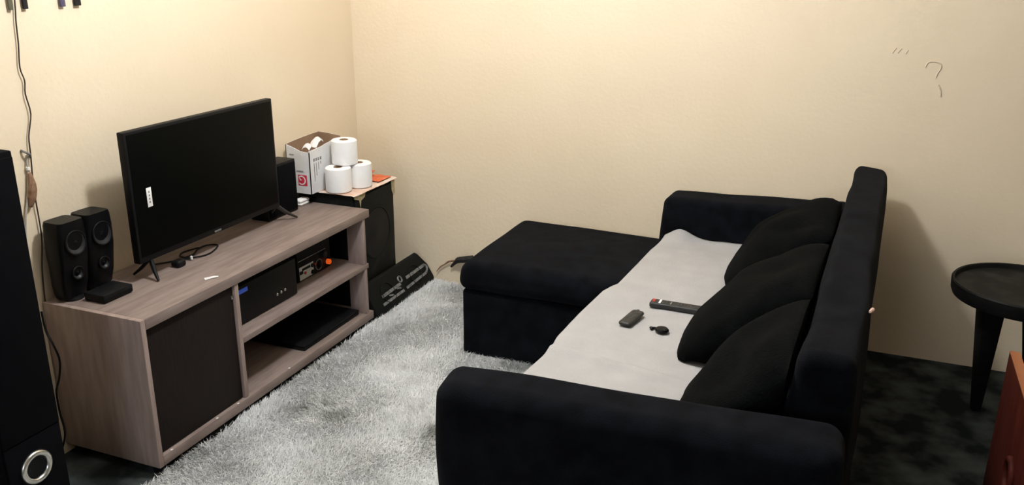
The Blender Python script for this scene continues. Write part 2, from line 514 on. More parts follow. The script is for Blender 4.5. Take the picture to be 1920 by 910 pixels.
tag(tv, 'black flat television on splayed feet with a white sticker on its screen', 'television')

# plug and cable under the television
cb = empty('power_cable', (0.14, -1.37, SH))
soft_box('plug', hexa(0.125, 0.160, -1.435, -1.395, SH+.0005, SH+.024), .008, M_BLACKP, cb, n=4)
tube('cord', [(0.135, -1.40, SH+.014), (0.118, -1.36, SH+.010), (0.112, -1.31, SH+.005), (0.085, -1.26, SH+.004), (0.082, -1.21, SH+.004), (0.118, -1.190, SH+.004),
              (0.150, -1.255, SH+.004), (0.152, -1.30, SH+.004), (0.135, -1.34, SH+.006), (0.10, -1.385, SH+.004), (0.06, -1.44, SH+.004)], .0028, M_BLACKP, cb)
tube('cord', [(0.125, -1.345, SH+.005), (0.08, -1.34, SH+.004), (0.06, -1.30, SH+.004), (0.075, -1.24, SH+.004)], .0026, M_BLACKP, cb)
lathe('white_tip', [(0.001, 0), (.004, .001), (.004, .012), (.001, .014)], M_WHITE, cb, n=10, loc=(0.142, -1.352, SH+.004))
own(cb)
tag(cb, 'tangled black power cable and plug lying below the television', 'cable')
# scrap of paper on the stand top
verts = [(0.300, -1.475, SH+.001), (0.318, -1.448, SH+.002), (0.330, -1.440, SH+.001), (0.338, -1.452, SH+.003), (0.322, -1.468, SH+.001), (0.316, -1.488, SH+.001)]
sp = from_pts('paper_scrap', verts+[(x, y, z+.0012) for x, y, z in verts],
              [(0, 1, 2, 3, 4, 5), (6, 7, 8, 9, 10, 11)]+[(k, (k+1) % 6, (k+1) % 6+6, k+6) for k in range(6)], M_CARDW)
tag(sp, 'small torn pale paper scrap on the stand in front of the television', 'paper scrap')

# ------------------------------------------------------------------ desktop speakers and flat box
def desk_speaker(yc, label, tilt):
    s = empty('desktop_speaker', (0.05, yc, SH))
    hw = 0.0515
    prof = [(0.0, .74), (.012, .84), (.05, .95), (.14, 1.0), (.20, .99), (.236, .93), (.247, .84)]
    verts, faces = [], []
    n = 14
    rows = [(z, k) for z, k in prof]
    for z, k in rows:
        w = hw*k
        xf = 0.064+0.028*math.sin(min(1, z/.22)*PI*0.55)
        xb = 0.012 + 0.006*z
        for i in range(n):
            a = 2*PI*i/n
            ca, sa = math.cos(a), math.sin(a)
            ex = abs(ca)**0.35*math.copysign(1, ca); ey = abs(sa)**0.35*math.copysign(1, sa)
            verts.append((xb+(xf-xb)*(ex+1)/2, yc+w*ey, SH+.006+z))
    for r in range(len(rows)-1):
        for i in range(n):
            faces.append((r*n+i, r*n+(i+1) % n, (r+1)*n+(i+1) % n, (r+1)*n+i))
    faces.append(tuple(range(n))); faces.append(tuple(range((len(rows)-1)*n, len(rows)*n)))
    from_pts('body', verts, faces, M_GLOSSB, s, angle=50)
    lathe('base', [(.030, SH), (.033, SH+.003), (.030, SH+.010)], M_BLACKP, s, loc=(.046, yc, 0), n=24)
    R = Matrix.Rotation(-0.06, 3, 'Y')
    for z, r in ((.186, .036), (.088, .019)):
        xs = 0.0925 if z > .1 else 0.083
        w = lathe('woofer' if z > .1 else 'tweeter', [(r*.55, -.012), (r*.9, .0), (r*.93, .001), (r*.5, -.007), (r*.3, -.009)], M_CONE, s, axis='x', loc=(xs, yc, SH+z), rot=R, n=28)
        torus('trim_ring', r, .0028, M_BLACKP, w, loc=(xs+.0005, yc, SH+z), rot=R @ Matrix.Rotation(PI/2, 3, 'Y'), n=32)
        lathe('dust_cap', [(r*.33, -.010), (r*.28, -.003), (r*.12, .001)], M_GLOSSB, w, axis='x', loc=(xs, yc, SH+z), rot=R, n=18)
    own(s)
    for ch in s.children:
        for g in ch.children:
            g.matrix_parent_inverse = Matrix.Identity(4)
    tag(s, label, 'speaker')
desk_speaker(-1.765, 'black two-cone desktop speaker beside the tall black tower speaker', 0)
desk_speaker(-1.664, 'black two-cone desktop speaker beside the television', 0)
fb = empty('set_top_box', (0.115, -1.71, SH))
box('body', (0.098, -1.770, SH+.003), (0.178, -1.655, SH+.028), M_BLACKP, fb, .003)
box('front_strip', (0.178, -1.765, SH+.008), (0.1788, -1.660, SH+.016), M_GLOSSB, fb, 0)
for x in (.108, .168):
    for y in (-1.76, -1.665):
        box('foot', (x-.005, y-.005, SH), (x+.005, y+.005, SH+.003), M_BLACKP, fb, 0)
own(fb)
tag(fb, 'small flat black box in front of the desktop speakers', 'set-top box')

# black speaker behind the television, white case
sb = empty('shelf_speaker', (0.07, -0.79, SH))
box('cabinet', (0.022, -0.875, SH), (0.108, -0.680, 0.742), M_BLACKP, sb, .004)
box('grille', (0.108, -0.868, SH+.012), (0.113, -0.687, 0.732), M_GRILLE, sb, .002)
own(sb)
tag(sb, 'black box speaker standing half behind the television', 'speaker')
cs = empty('earbud_case', (0.072, -0.618, SH))
soft_box('case_body', hexa(0.054, 0.094, -0.640, -0.574, SH, SH+.0135), .010, M_WHITE, cs, n=4)
soft_box('case_lid', hexa(0.054, 0.094, -0.640, -0.574, SH+.0125, SH+.026), .009, M_WHITE, cs, n=4)
own(cs)
tag(cs, 'small white rounded charger case on the far end of the stand', 'case')

# ------------------------------------------------------------------ things on the stand's shelves
mp_ = empty('media_player', (0.16, -1.14, 0.29))
box('casing', (0.05, -1.375, 0.294), (0.300, -0.985, 0.436), M_BLACKP, mp_, .003)
box('display', (0.300, -1.350, 0.408), (0.3012, -1.270, 0.424), M_BLUE, mp_, .0005)
for k in range(3):
    lathe('button', [(.006, 0), (.006, .004), (.004, .006)], M_METAL, mp_, axis='x', n=14, loc=(0.300, -1.112+.024*k, 0.335+.001*k))
for x in (.07, .28):
    for y in (-1.355, -1.005):
        box('foot', (x-.008, y-.008, 0.290), (x+.008, y+.008, 0.2945), M_BLACKP, mp_, 0)
own(mp_)
tag(mp_, 'black amplifier with three silver buttons and a blue display on the shelf', 'amplifier')
ra = empty('radio', (0.17, -0.78, 0.29))
box('casing', (0.075, -0.895, 0.2925), (0.240, -0.665, 0.415), M_BLACKP, ra, .003)
fp = box('face_panel', (0.240, -0.885, 0.298), (0.2415, -0.790, 0.352), M_PRINT, ra, .0005)
box('screen_strip', (0.2415, -0.868, 0.334), (0.2425, -0.812, 0.344), M_BLACKP, fp, 0)
box('screen_strip', (0.2415, -0.884, 0.322), (0.2425, -0.862, 0.336), M_BLACKP, fp, 0)
lathe('button', [(.006, 0), (.006, .004)], M_REDBTN, fp, axis='x', n=12, loc=(0.2415, -0.850, 0.322))
for y, z, r in ((-.800, .338, .008), (-.800, .310, .009)):
    lathe('button', [(r, 0), (r, .004)], M_BLACKP, fp, axis='x', n=14, loc=(0.2415, y, z))
box('chrome_strip', (0.240, -0.890, 0.3775), (0.2412, -0.700, 0.3795), M_METAL, ra, 0)
torus('dial_ring', .022, .0022, M_SILVERP, ra, loc=(0.2412, -0.752, 0.325), rot=Matrix.Rotation(PI/2, 3, 'Y'))
lathe('knob', [(.010, 0), (.010, .010), (.007, .012)], M_BLACKP, ra, axis='x', n=18, loc=(0.240, -0.752, 0.325))
lathe('knob', [(.005, 0), (.005, .006)], M_REDBTN, ra, axis='x', n=12, loc=(0.240, -0.780, 0.336))
lathe('knob', [(.011, 0), (.011, .012), (.009, .015)], M_ORGL, ra, axis='x', n=20, loc=(0.240, -0.690, 0.318))
lathe('knob', [(.014, 0), (.014, .010), (.011, .012)], M_CONE, ra, axis='x', n=20, loc=(0.240, -0.715, 0.358))
for x in (.09, .225):
    for y in (-.875, -.685):
        box('foot', (x-.006, y-.006, 0.290), (x+.006, y+.006, 0.293), M_BLACKP, ra, 0)
own(ra)
tag(ra, 'black radio with a pale printed panel and an orange knob', 'radio')
lp = empty('laptop', (0.2, -0.82, 0.068))
box('base', (0.060, -1.020, 0.0690), (0.338, -0.622, 0.082), M_BLACKP, lp, .004)
box('lid', (0.060, -1.020, 0.0826), (0.338, -0.622, 0.091), M_BLACKP, lp, .004)
own(lp)
lp.children[0].location.z += 0.0
tag(lp, 'closed flat black laptop lying in the lower compartment', 'laptop')
for ch in lp.children:
    ch.location.z -= 0.001

# ------------------------------------------------------------------ tall tower speaker
tw = empty('tower_speaker', (0.18, -2.20, 0))
box('cabinet', (0.035, -2.280, 0.02), (0.322, -2.100, 1.080), M_GRILLE, tw, .004)
box('plinth', (0.025, -2.290, 0.0), (0.325, -2.090, 0.02), M_GRILLE, tw, .003)
box('grille', (0.322, -2.274, 0.34), (0.330, -2.106, 1.066), M_GRILLE, tw, .002)
box('lower_front', (0.322, -2.274, 0.024), (0.328, -2.106, 0.337), M_GRILLE, tw, .002)
rt = Matrix.Rotation(PI/2, 3, 'Y')
pr = torus('port_ring', .0385, .0085, M_METAL, tw, loc=(0.331, -2.196, 0.250), rot=rt, n=48, m=14)
lathe('port_well', [(.034, -.0), (.031, .004), (.012, .0015), (.004, .001)], M_GLOSSB, tw, axis='x', loc=(0.3275, -2.196, 0.250), n=36)
own(tw)
tag(tw, 'tall black tower speaker with a silver port ring near its foot', 'speaker')
# cable trailing down between tower and stand
tb = tube('speaker_wire', [(-0.006, -1.842, 0.50), (0.004, -1.846, 0.44), (0.030, -1.850, 0.40), (0.046, -1.850, 0.35), (0.034, -1.852, 0.29), (0.016, -1.856, 0.24), (0.020, -1.860, 0.17),
                          (0.038, -1.870, 0.10), (0.030, -1.900, 0.03), (0.05, -1.96, 0.004), (0.10, -2.02, 0.004)], .0032, M_BLACKP)
tag(tb, 'loose black wire hanging against the side of the stand', 'wire')

# ------------------------------------------------------------------ wall cable with taped joint, hanging strips
wp = [(0.008, -1.760, 1.52), (0.008, -1.766, 1.41), (0.008, -1.773, 1.353), (0.008, -1.777, 1.295), (0.008, -1.785, 1.229), (0.008, -1.777, 1.191),
      (0.008, -1.782, 1.154), (0.009, -1.776, 1.095), (0.008, -1.794, 1.032), (0.009, -1.799, 0.979), (0.010, -1.806, 0.916), (0.010, -1.807, 0.893),
      (0.010, -1.809, 0.845), (0.009, -1.808, 0.754), (0.008, -1.812, 0.704), (0.008, -1.824, 0.641), (0.008, -1.831, 0.575), (0.009, -1.836, 0.50), (0.010, -1.838, 0.36)]
wc = empty('wall_cable', (0.0, -1.78, 1.52))
tube('cord', wp, .0021, M_WIREB, wc, n=6, k=4)
SHIFT = Vector((XL, .0145, -.005))
wc.location += SHIFT
for ch_ in wc.children:
    ch_.location += SHIFT
own(wc)
tag(wc, 'thin dark cable running down the cream wall', 'cable')
tj = empty('taped_cable', (0.0, -1.815, 0.99))
tube('cord', [(0.006, -1.806, 0.982), (0.008, -1.815, 0.955), (0.008, -1.815, 0.94), (0.008, -1.822, 0.90), (0.008, -1.835, 0.85), (0.008, -1.85, 0.80), (0.008, -1.862, 0.74)], .003, M_WIREG, tj, n=8)
tube('tape_joint', [(0.0125, -1.816, 0.928), (0.0135, -1.815, 0.900), (0.0145, -1.818, 0.878), (0.014, -1.824, 0.852), (0.012, -1.831, 0.828)], .009, M_TAPEBR, tj, n=8, radii=[.005, .0105, .013, .0125, .005])
tube('hook', [(0.0, -1.822, 0.995), (0.012, -1.818, 0.990), (0.016, -1.808, 0.982), (0.010, -1.802, 0.975), (0.002, -1.798, 0.972)], .0035, M_SILVERP, tj, n=8)
tube('white_band', [(0.008, -1.8155, 0.945), (0.008, -1.8150, 0.936)], .0055, M_WHITE, tj, n=10, k=1)
tj.location += SHIFT
for ch_ in tj.children:
    ch_.location += SHIFT
own(tj)
tag(tj, 'grey cable with a brown taped joint hanging from a wall hook', 'cable')
for k, (y0, y1, m_, nm) in enumerate(((-1.788, -1.775, M_STRIP1, 'olive grey'), (-1.742, -1.727, M_STRIP2, 'black'), (-1.616, -1.598, M_STRIP3, 'purple grey'), (-1.563, -1.541, M_STRIP2, 'wide black'))):
    s = empty('wall_strip', (0.006, (y0+y1)/2, 1.386))
    bm = bmesh.new()
    add_box(bm, (0.0035, y0, 1.388), (0.011, y1, 1.60), .0015, 2)
    from_bm('slat', bm, m_, s)
    box('backing', (0.0, y0+.003, 1.45), (0.0035, y1-.003, 1.60), M_STRIP2, s, 0)
    s.location += SHIFT
    for ch_ in s.children:
        ch_.location += SHIFT
    own(s)
    tag(s, nm + ' narrow strip hanging on the wall above the desktop speakers', 'wall decoration', 'strips hanging on the wall')

# ------------------------------------------------------------------ big old speaker cabinet in the corner
BX0, BX1, BY0, BY1, BZ = 0.015, 0.292, -0.548, -0.205, 0.566
bs = empty('floor_speaker', ((BX0+BX1)/2, (BY0+BY1)/2, 0))
box('cabinet', (BX0, BY0, 0.0), (BX1-.006, BY1, BZ), M_OLDBOX, bs, .005)
bf = box('baffle', (BX1-.006, BY0+.012, 0.02), (BX1, BY1-.012, BZ-.014), M_OLDBOX, bs, .002)
torus('cone_rim', .115, .003, M_OLDBOX, bf, loc=(BX1, (BY0+BY1)/2, 0.36), rot=rt, n=40)
lathe('cone', [(.112, -.002), (.110, .0015), (.05, .0005), (.02, .004)], M_BLACKP, bf, axis='x', loc=(BX1, (BY0+BY1)/2, 0.36), n=36)
own(bs)
for g in bf.children:
    g.matrix_parent_inverse = Matrix.Identity(4)
def drip(pts, m_, par, nm):
    vs = [(BX1+.0015, y, z) for y, z in pts]
    n = len(vs)
    return from_pts(nm, vs+[(x+.0012, y, z) for x, y, z in vs], [tuple(range(n)), tuple(range(n, 2*n))]+[(k, (k+1) % n, (k+1) % n+n, k+n) for k in range(n)], m_, par, smooth=False)
drip([(-.545, .567), (-.455, .567), (-.462, .545), (-.492, .535), (-.498, .505), (-.508, .540), (-.545, .552)], M_TAPE, bs, 'torn_tape')
drip([(-.236, .567), (-.206, .567), (-.206, .500), (-.218, .488), (-.232, .515)], M_TAPE, bs, 'torn_tape')
own(bs)
tag(bs, 'scuffed black speaker cabinet in the room corner with torn tape on top', 'speaker')

# paper sheet on it, with an orange folded packet
def sheet():
    n, m = 22, 22
    verts, faces = [], []
    for s in (0, 1):
        for i in range(n+1):
            for j in range(m+1):
                x = 0.028+(0.302-0.028)*i/n; y = -0.560+(0.365)*j/m
                z = BZ+.002+.0018*(noise.noise(Vector((x*25, y*25, 0)))+1) + s*.0012
                if x > BX1+.002:
                    z -= .004
                x += .006*noise.noise(Vector((y*30, 3, s*0)))*(i/n)**4
                verts.append((x, y, z))
    N = (n+1)*(m+1)
    for i in range(n):
        for j in range(m):
            a = i*(m+1)+j
            faces.append((a, a+m+1, a+m+2, a+1)); faces.append((N+a, N+a+1, N+a+m+2, N+a+m+1))
    for i in range(n):
        for j in (0, m):
            a = i*(m+1)+j; faces.append((a, a+m+1, N+a+m+1, N+a))
    for j in range(m):
        for i in (0, n):
            a = i*(m+1)+j; faces.append((a, a+1, N+a+1, N+a))
    return from_pts('paper_sheet', verts, faces, M_CLOTH)
ps = sheet()
tag(ps, 'pink and white printed paper sheet covering the corner speaker cabinet', 'paper sheet')
TOPZ = BZ+.0068
op = empty('orange_packet', (0.20, -0.25, TOPZ))
def wavy(name, x0, x1, y0, y1, z0, amp, m_, par, lift=0.0, seed=0):
    n, m = 10, 10
    verts, faces = [], []
    for s in (0, 1):
        for i in range(n+1):
            for j in range(m+1):
                u, v = i/n, j/m
                z = z0+amp*(noise.noise(Vector((u*3+seed, v*3, seed)))+.6)*(1 if s == 0 else 1)+lift*v*v+s*.001
                verts.append((x0+(x1-x0)*u, y0+(y1-y0)*v, max(z, z0+s*.001)))
    N = (n+1)*(m+1)
    for i in range(n):
        for j in range(m):
            a = i*(m+1)+j
            faces.append((a, a+m+1, a+m+2, a+1)); faces.append((N+a, N+a+1, N+a+m+2, N+a+m+1))
    return from_pts(name, verts, faces, m_, par)
wavy('sheet', 0.170, 0.285, -0.325, -0.215, TOPZ, .006, M_ORANGE, op, seed=1)
wavy('flap', 0.150, 0.215, -0.345, -0.235, TOPZ+.008, .010, M_ORANGE, op, lift=.018, seed=4)
own(op)
tag(op, 'crumpled orange paper packet lying behind the toilet rolls', 'packet')

# open white cardboard box
def card_box():
    c = empty('cardboard_box', (0.07, -0.49, TOPZ))
    x0, x1, y0, y1, z0 = 0.012, 0.128, -0.608, -0.366, TOPZ
    t = .0035
    def wall(name, a, b, tops, inward):
        """upright cardboard wall from a to b with an uneven torn top edge; white outside, brown liner inside"""
        a = Vector(a); b = Vector(b); inn = Vector(inward)*t
        n = len(tops)-1
        vs, fs = [], []
        for layer in (0, 1):
            for i in range(n+1):
                p = a+(b-a)*i/n+inn*layer
                vs.append((p.x, p.y, z0)); vs.append((p.x, p.y, z0+tops[i]))
        N = 2*(n+1)
        for i in range(n):
            q = i*2
            fs.append((q, q+2, q+3, q+1)); fs.append((N+q, N+q+1, N+q+3, N+q+2))
            fs.append((q+1, q+3, N+q+3, N+q+1)); fs.append((q, N+q, N+q+2, q+2))
        fs.append((0, 1, N+1, N)); fs.append((N-2, 2*N-2, 2*N-1, N-1))
        w = from_pts(name, vs, fs, M_CARDW, c, smooth=False)
        vs2, fs2 = [], []
        for i in range(n+1):
            p = a+(b-a)*i/n+inn*1.05
            q2 = p+inn*.15
            vs2 += [(p.x, p.y, z0+.002), (p.x, p.y, z0+tops[i]+.0003), (q2.x, q2.y, z0+.002), (q2.x, q2.y, z0+tops[i]+.0003)]
        for i in range(n):
            q = i*4
            fs2.append((q+2, q+3, q+7, q+6)); fs2.append((q+1, q+5, q+7, q+3)); fs2.append((q, q+4, q+5, q+1))
        ln = from_pts('brown_liner', vs2, fs2, M_CARDB, w, smooth=False)
        return w
    wf = wall('front_wall', (x0, y0, 0), (x1, y0, 0), [.205, .198, .190, .181, .178, .177], (0, 1, 0))
    ws = wall('side_wall', (x1, y0, 0), (x1, y1, 0), [.183, .184, .186, .187, .192, .195, .199, .197, .199], (-1, 0, 0))
    wall('rear_wall', (x0, y1, 0), (x1, y1, 0), [.215, .214, .212, .209, .206], (0, -1, 0))
    wall('inner_side_wall', (x0, y0, 0), (x0, y1, 0), [.206, .210, .213, .215, .215], (1, 0, 0))
    box('bottom', (x0+t, y0+t, z0), (x1-t, y1-t, z0+t), M_CARDB, c, 0)
    # torn curled flap along the side wall
    pts = [(x1-.006, y0+.01+.018*i, z0+.184+.004*i+.010*math.sin(i*1.7)) for i in range(7)]
    vs, fs = [], []
    for i, p in enumerate(pts):
        for j in range(5):
            a = j/4
            vs.append((p[0]-.035*a, p[1]+.004*math.sin(j), p[2]+.014*math.sin(a*2.6)-.006*a*a))
    for i in range(len(pts)-1):
        for j in range(4):
            q = i*5+j; fs.append((q, q+1, q+6, q+5))
    N = len(vs); vs += [(a, b, d+.0015) for a, b, d in vs]
    fs += [tuple(N+k for k in f[::-1]) for f in fs]
    from_pts('torn_flap', vs, fs, M_CARDW, c)
    # print on the front wall: red square with a white letter ring
    e = y0-.0006
    rs = box('red_square', (0.066, e-.0004, z0+.034), (0.110, e, z0+.080), M_RED, wf, 0)
    cx, cz = 0.083, z0+.057
    def arc(name, r0, r1, a0, a1, m_, par, yy, n=24):
        vs, fs = [], []
        for i in range(n+1):
            a = a0+(a1-a0)*i/n
            for rr in (r0, r1):
                vs.append((cx+rr*math.cos(a), yy, cz+rr*math.sin(a))); vs.append((cx+rr*math.cos(a), yy-.0004, cz+rr*math.sin(a)))
        for i in range(n):
            q = i*4
            fs += [(q, q+2, q+6, q+4), (q+1, q+5, q+7, q+3), (q, q+4, q+5, q+1), (q+2, q+3, q+7, q+6)]
        return from_pts(name, vs, fs, m_, par, smooth=False)
    arc('white_ring', .0150, .0200, -2.4, 2.4, M_WHITE, wf, e-.0005)
    box('white_bar', (cx-.008, e-.0010, cz-.001), (cx+.000, e-.0005, cz+.004), M_WHITE, wf, 0)
    box('white_bar', (cx-.010, e-.0010, cz+.003), (cx-.006, e-.0005, cz+.010), M_WHITE, wf, 0)
    box('grey_print', (0.060, e-.0004, z0+.092), (0.094, e, z0+.098), M_INK, wf, 0)
    box('grey_print', (0.030, e-.0004, z0+.160), (0.052, e, z0+.166), M_INK, wf, 0)
    # columns of small print on the side wall
    xx = x1+.0003
    for k in range(4):
        box('grey_print', (xx, y0+.028+.016*k, z0+.050+.022*k), (xx+.0004, y0+.032+.016*k, z0+.128), M_INK, ws, 0)
        box('grey_print', (xx, y0+.026+.016*k, z0+.134), (xx+.0004, y0+.036+.016*k, z0+.147), M_INK, ws, 0)
    own(c)
    tag(c, 'open white cardboard box with a red square logo and torn top', 'box')
card_box()

def toilet_roll(x, y, z, label):
    t = empty('toilet_roll', (x, y, z))
    R0, H, r = .055, .105, .019
    n = 40
    prof = [(r, .001), (R0-.006, .0), (R0-.001, .004), (R0, .012), (R0, H-.012), (R0-.001, H-.004), (R0-.006, H), (r, H-.001)]
    verts, faces = [], []
    for rr, h in prof:
        for k in range(n):
            a = 2*PI*k/n
            q = rr*(1+.006*math.sin(3*a+x*90)) if rr > .04 else rr
            verts.append((x+q*math.cos(a), y+q*math.sin(a), z+h))
    P = len(prof)
    for i in range(P):
        i2 = (i+1) % P
        for k in range(n):
            faces.append((i*n+k, i*n+(k+1) % n, i2*n+(k+1) % n, i2*n+k))
    from_pts('paper', verts, faces, M_WHITE, t, angle=35)
    vs, fs = [], []
    for rr in (r-.0002, r-.0018):
        for h in (.0, H):
            for k in range(24):
                a = 2*PI*k/24
                vs.append((x+rr*math.cos(a), y+rr*math.sin(a), z+h))
    for (p, q) in ((0, 1), (3, 2), (1, 3), (2, 0)):
        for k in range(24):
            fs.append((p*24+k, p*24+(k+1) % 24, q*24+(k+1) % 24, q*24+k))
    from_pts('cardboard_core', vs, fs, M_CARDB, t)
    own(t)
    tag(t, label, 'toilet roll')
toilet_roll(0.200, -0.512, TOPZ, 'white toilet roll standing right beside the open cardboard box')
toilet_roll(0.236, -0.404, TOPZ, 'lower white toilet roll next to the orange packet')
toilet_roll(0.198, -0.452, TOPZ+.106, 'white toilet roll stacked on top of the two other rolls')

# ------------------------------------------------------------------ wedge speaker box on the floor
wb = empty('wedge_speaker', (0.335, -0.28, 0))
prof = [(0.299, 0.0), (0.380, 0.0), (0.384, 0.028), (0.380, 0.042), (0.348, 0.0985), (0.314, 0.158), (0.299, 0.164)]
y0, y1 = -0.548, -0.008
vs, fs = [], []
bm = bmesh.new()
ra_, rb_ = [], []
for (x, z) in prof:
    k = z/.164
    ra_.append(bm.verts.new((x, y0+.010*k, z))); rb_.append(bm.verts.new((x, y1-.006*k-.040*max(0, (z-.098)/.066), z)))
n = len(prof)
bm.faces.new(ra_); bm.faces.new(rb_[::-1])
for i in range(n):
    bm.faces.new((ra_[i], rb_[i], rb_[(i+1) % n], ra_[(i+1) % n]))
bmesh.ops.bevel(bm, geom=list(bm.edges), offset=.004, segments=2, affect='EDGES', profile=.5)
from_bm('cabinet', bm, M_OLDBOX, wb)
SA, SBv = Vector((0.380, 0, 0.042)), Vector((0.314, 0, 0.158))
SN = Vector((0.116, 0, 0.066)).normalized()
def slope_strip(name, y0, s0, y1, s1, w, m_, par):
    a = SA+(SBv-SA)*s0+Vector((0, y0, 0)); b = SA+(SBv-SA)*s1+Vector((0, y1, 0))
    up_ = (SBv-SA).normalized()*w/2
    vs = [a-up_, b-up_, b+up_, a+up_]
    vs = [v+SN*.0005 for v in vs]+[v+SN*.004 for v in vs]
    return from_pts(name, vs, [(0, 1, 2, 3), (4, 5, 6, 7)]+[(k, (k+1) % 4, (k+1) % 4+4, k+4) for k in range(4)], m_, par, smooth=False)
for (a, b, c_, d, w) in ((-.456, .40, -.288, .43, .014), (-.226, .49, -.045, .52, .014), (-.474, .15, -.286, .17, .012), (-.258, .18, -.062, .24, .012), (-.405, .30, -.372, .25, .007), (-.33, .36, -.30, .30, .008)):
    slope_strip('silver_strip', a, b, c_, d, w, M_SILVERP, wb)
rotn = Matrix(((0, SN.z, SN.x), (1, 0, 0), (0, -SN.x, SN.z)))
pc = SA+(SBv-SA)*.57
torus('silver_ring', .014, .004, M_SILVERP, wb, loc=(pc.x+SN.x*.002, -0.277, pc.z+SN.z*.002), rot=rotn, n=24)
pc = SA+(SBv-SA)*.40
tube('silver_strip', [tuple(SA+(SBv-SA)*s+Vector((0, y, 0))+SN*.002) for y, s in ((-.045, .52), (-.034, .44), (-.040, .32), (-.064, .24))], .006, M_SILVERP, wb, n=6)
for yc in (-.40, -.145):
    torus('cone_rim', .048, .004, M_OLDBOX, wb, loc=(pc.x+SN.x*.001, yc, pc.z+SN.z*.001), rot=rotn, n=32)
own(wb)
tag(wb, 'black wedge-shaped speaker box with worn silver strips on the floor', 'speaker')

# torn strap by the wall behind the chaise
sr = empty('torn_strap', (0.46, -0.02, 0.03))
tube('strap', [(0.600, -0.030, 0.165), (0.560, -0.030, 0.155), (0.525, -0.026, 0.145), (0.505, -0.022, 0.130), (0.480, -0.018, 0.103)], .010, M_STRIP2, sr, n=6, radii=[.017, .018, .016, .009, .005])
tube('frayed_end', [(0.512, -0.022, 0.140), (0.470, -0.016, 0.128), (0.445, -0.014, 0.110), (0.420, -0.014, 0.092), (0.400, -0.016, 0.066)], .004, M_TAPEBR, sr, n=6, radii=[.005, .005, .004, .004, .002])
own(sr)
tag(sr, 'frayed dark strap end against the wall beside the chaise', 'strap')

# ------------------------------------------------------------------ rug
RX0, RX1, RY0, RY1 = 0.379, 1.95, -2.85, -0.012
rug = box('rug', (RX0, RY0, 0.0), (RX1, RY1, 0.010), M_RUG, bevel=.003)
tag(rug, 'pale grey shag rug with darker patches in front of the stand', 'rug')
def pile():
    N = 400000
    x = RNG.uniform(RX0-.004, RX1, N); y = RNG.uniform(RY0, RY1-.006, N)
    keep = ~((x > 0.90) & (y > -0.66)) & ~((x > 1.50) & (y > -1.95)) & (x < 1.75) & (y > -2.75)
    keep &= ~((x > 1.45) & (y > -1.95) & (y < -1.88))
    x, y = x[keep], y[keep]
    N = len(x)
    # combed direction from a smooth field
    def field(px, py, s, seed):
        r = np.random.default_rng(seed); out = np.zeros_like(px)
        for _ in range(9):
            a = r.uniform(0, 2*PI); f = s*r.uniform(.5, 1.6); out += np.sin((px*np.cos(a)+py*np.sin(a))*f+r.uniform(0, 6.28))
        return out/3
    ang = field(x, y, 14, 3)*1.6 + RNG.normal(0, 1.0, N)
    lean = np.clip(.75+.10*field(x, y, 35, 5)+RNG.normal(0, .25, N), .15, 1.25)
    L = .030*(1+.08*field(x, y, 28, 9))*RNG.uniform(.7, 1.15, N)
    near_stand = np.clip((x-RX0)/.05, .55, 1)
    dx, dy = np.cos(ang), np.sin(ang)
    edge = x < RX0+.03
    wdt = RNG.uniform(.0007, .0013, N)
    px, py = -dy*wdt, dx*wdt
    def seg(t):
        th = lean*t
        return x+dx*np.sin(th)*L*t, y+dy*np.sin(th)*L*t, .009+np.cos(th)*L*t*.95
    V = np.zeros((N, 5, 3))
    for k, t, w in ((0, 0.0, 1.0), (2, .55, .85)):
        X, Y, Z = seg(t)
        V[:, k, 0], V[:, k, 1], V[:, k, 2] = X-px*w, Y-py*w, Z
        V[:, k+1, 0], V[:, k+1, 1], V[:, k+1, 2] = X+px*w, Y+py*w, Z
    X, Y, Z = seg(1.0)
    V[:, 4, 0], V[:, 4, 1], V[:, 4, 2] = X, Y, Z
    V[:, :, 1] = np.minimum(V[:, :, 1], -.004)
    low = (V[:, :, 0] < .3745) & (V[:, :, 1] > -1.83)
    V[:, :, 0] = np.where(low, .3745, V[:, :, 0])
    b = np.arange(N)[:, None]*5
    quads = (b+np.array([[0, 1, 3, 2]])); tris = (b+np.array([[2, 3, 4]]))
    me = bpy.data.meshes.new('pile')
    me.vertices.add(N*5); me.vertices.foreach_set('co', V.reshape(-1).astype(np.float32))
    loops = np.concatenate([quads, tris], axis=1).reshape(-1)
    me.loops.add(len(loops)); me.loops.foreach_set('vertex_index', loops.astype(np.int32))
    starts = (np.arange(N)[:, None]*7+np.array([[0, 4]])).reshape(-1)
    me.polygons.add(2*N); me.polygons.foreach_set('loop_start', starts.astype(np.int32))
    me.update(calc_edges=True); me.validate()
    o = finish('pile', me, M_RUG, rug, smooth=False)
    o['kind'] = 'stuff'
pile()

# ------------------------------------------------------------------ corner sofa
sf = empty('corner_sofa', (1.75, -1.0, 0))
# chaise
soft_box('chaise_base', hexa(0.858, 1.60, -0.695, -0.025, 0.012, 0.292), .018, M_SOFA, sf, n=16, wrinkle=.004, wscale=5)
ch = [(0.838, -0.715, .290), (1.56, -0.715, .290), (0.842, -0.030, .285), (1.56, -0.030, .285),
      (0.852, -0.705, .408), (1.56, -0.700, .415), (0.850, -0.034, .398), (1.56, -0.034, .392)]
soft_box('chaise_cushion', ch, .045, M_SOFA, sf, n=18, bulge=(0.008, .010, .006), wrinkle=.007, wscale=4, seed=3)
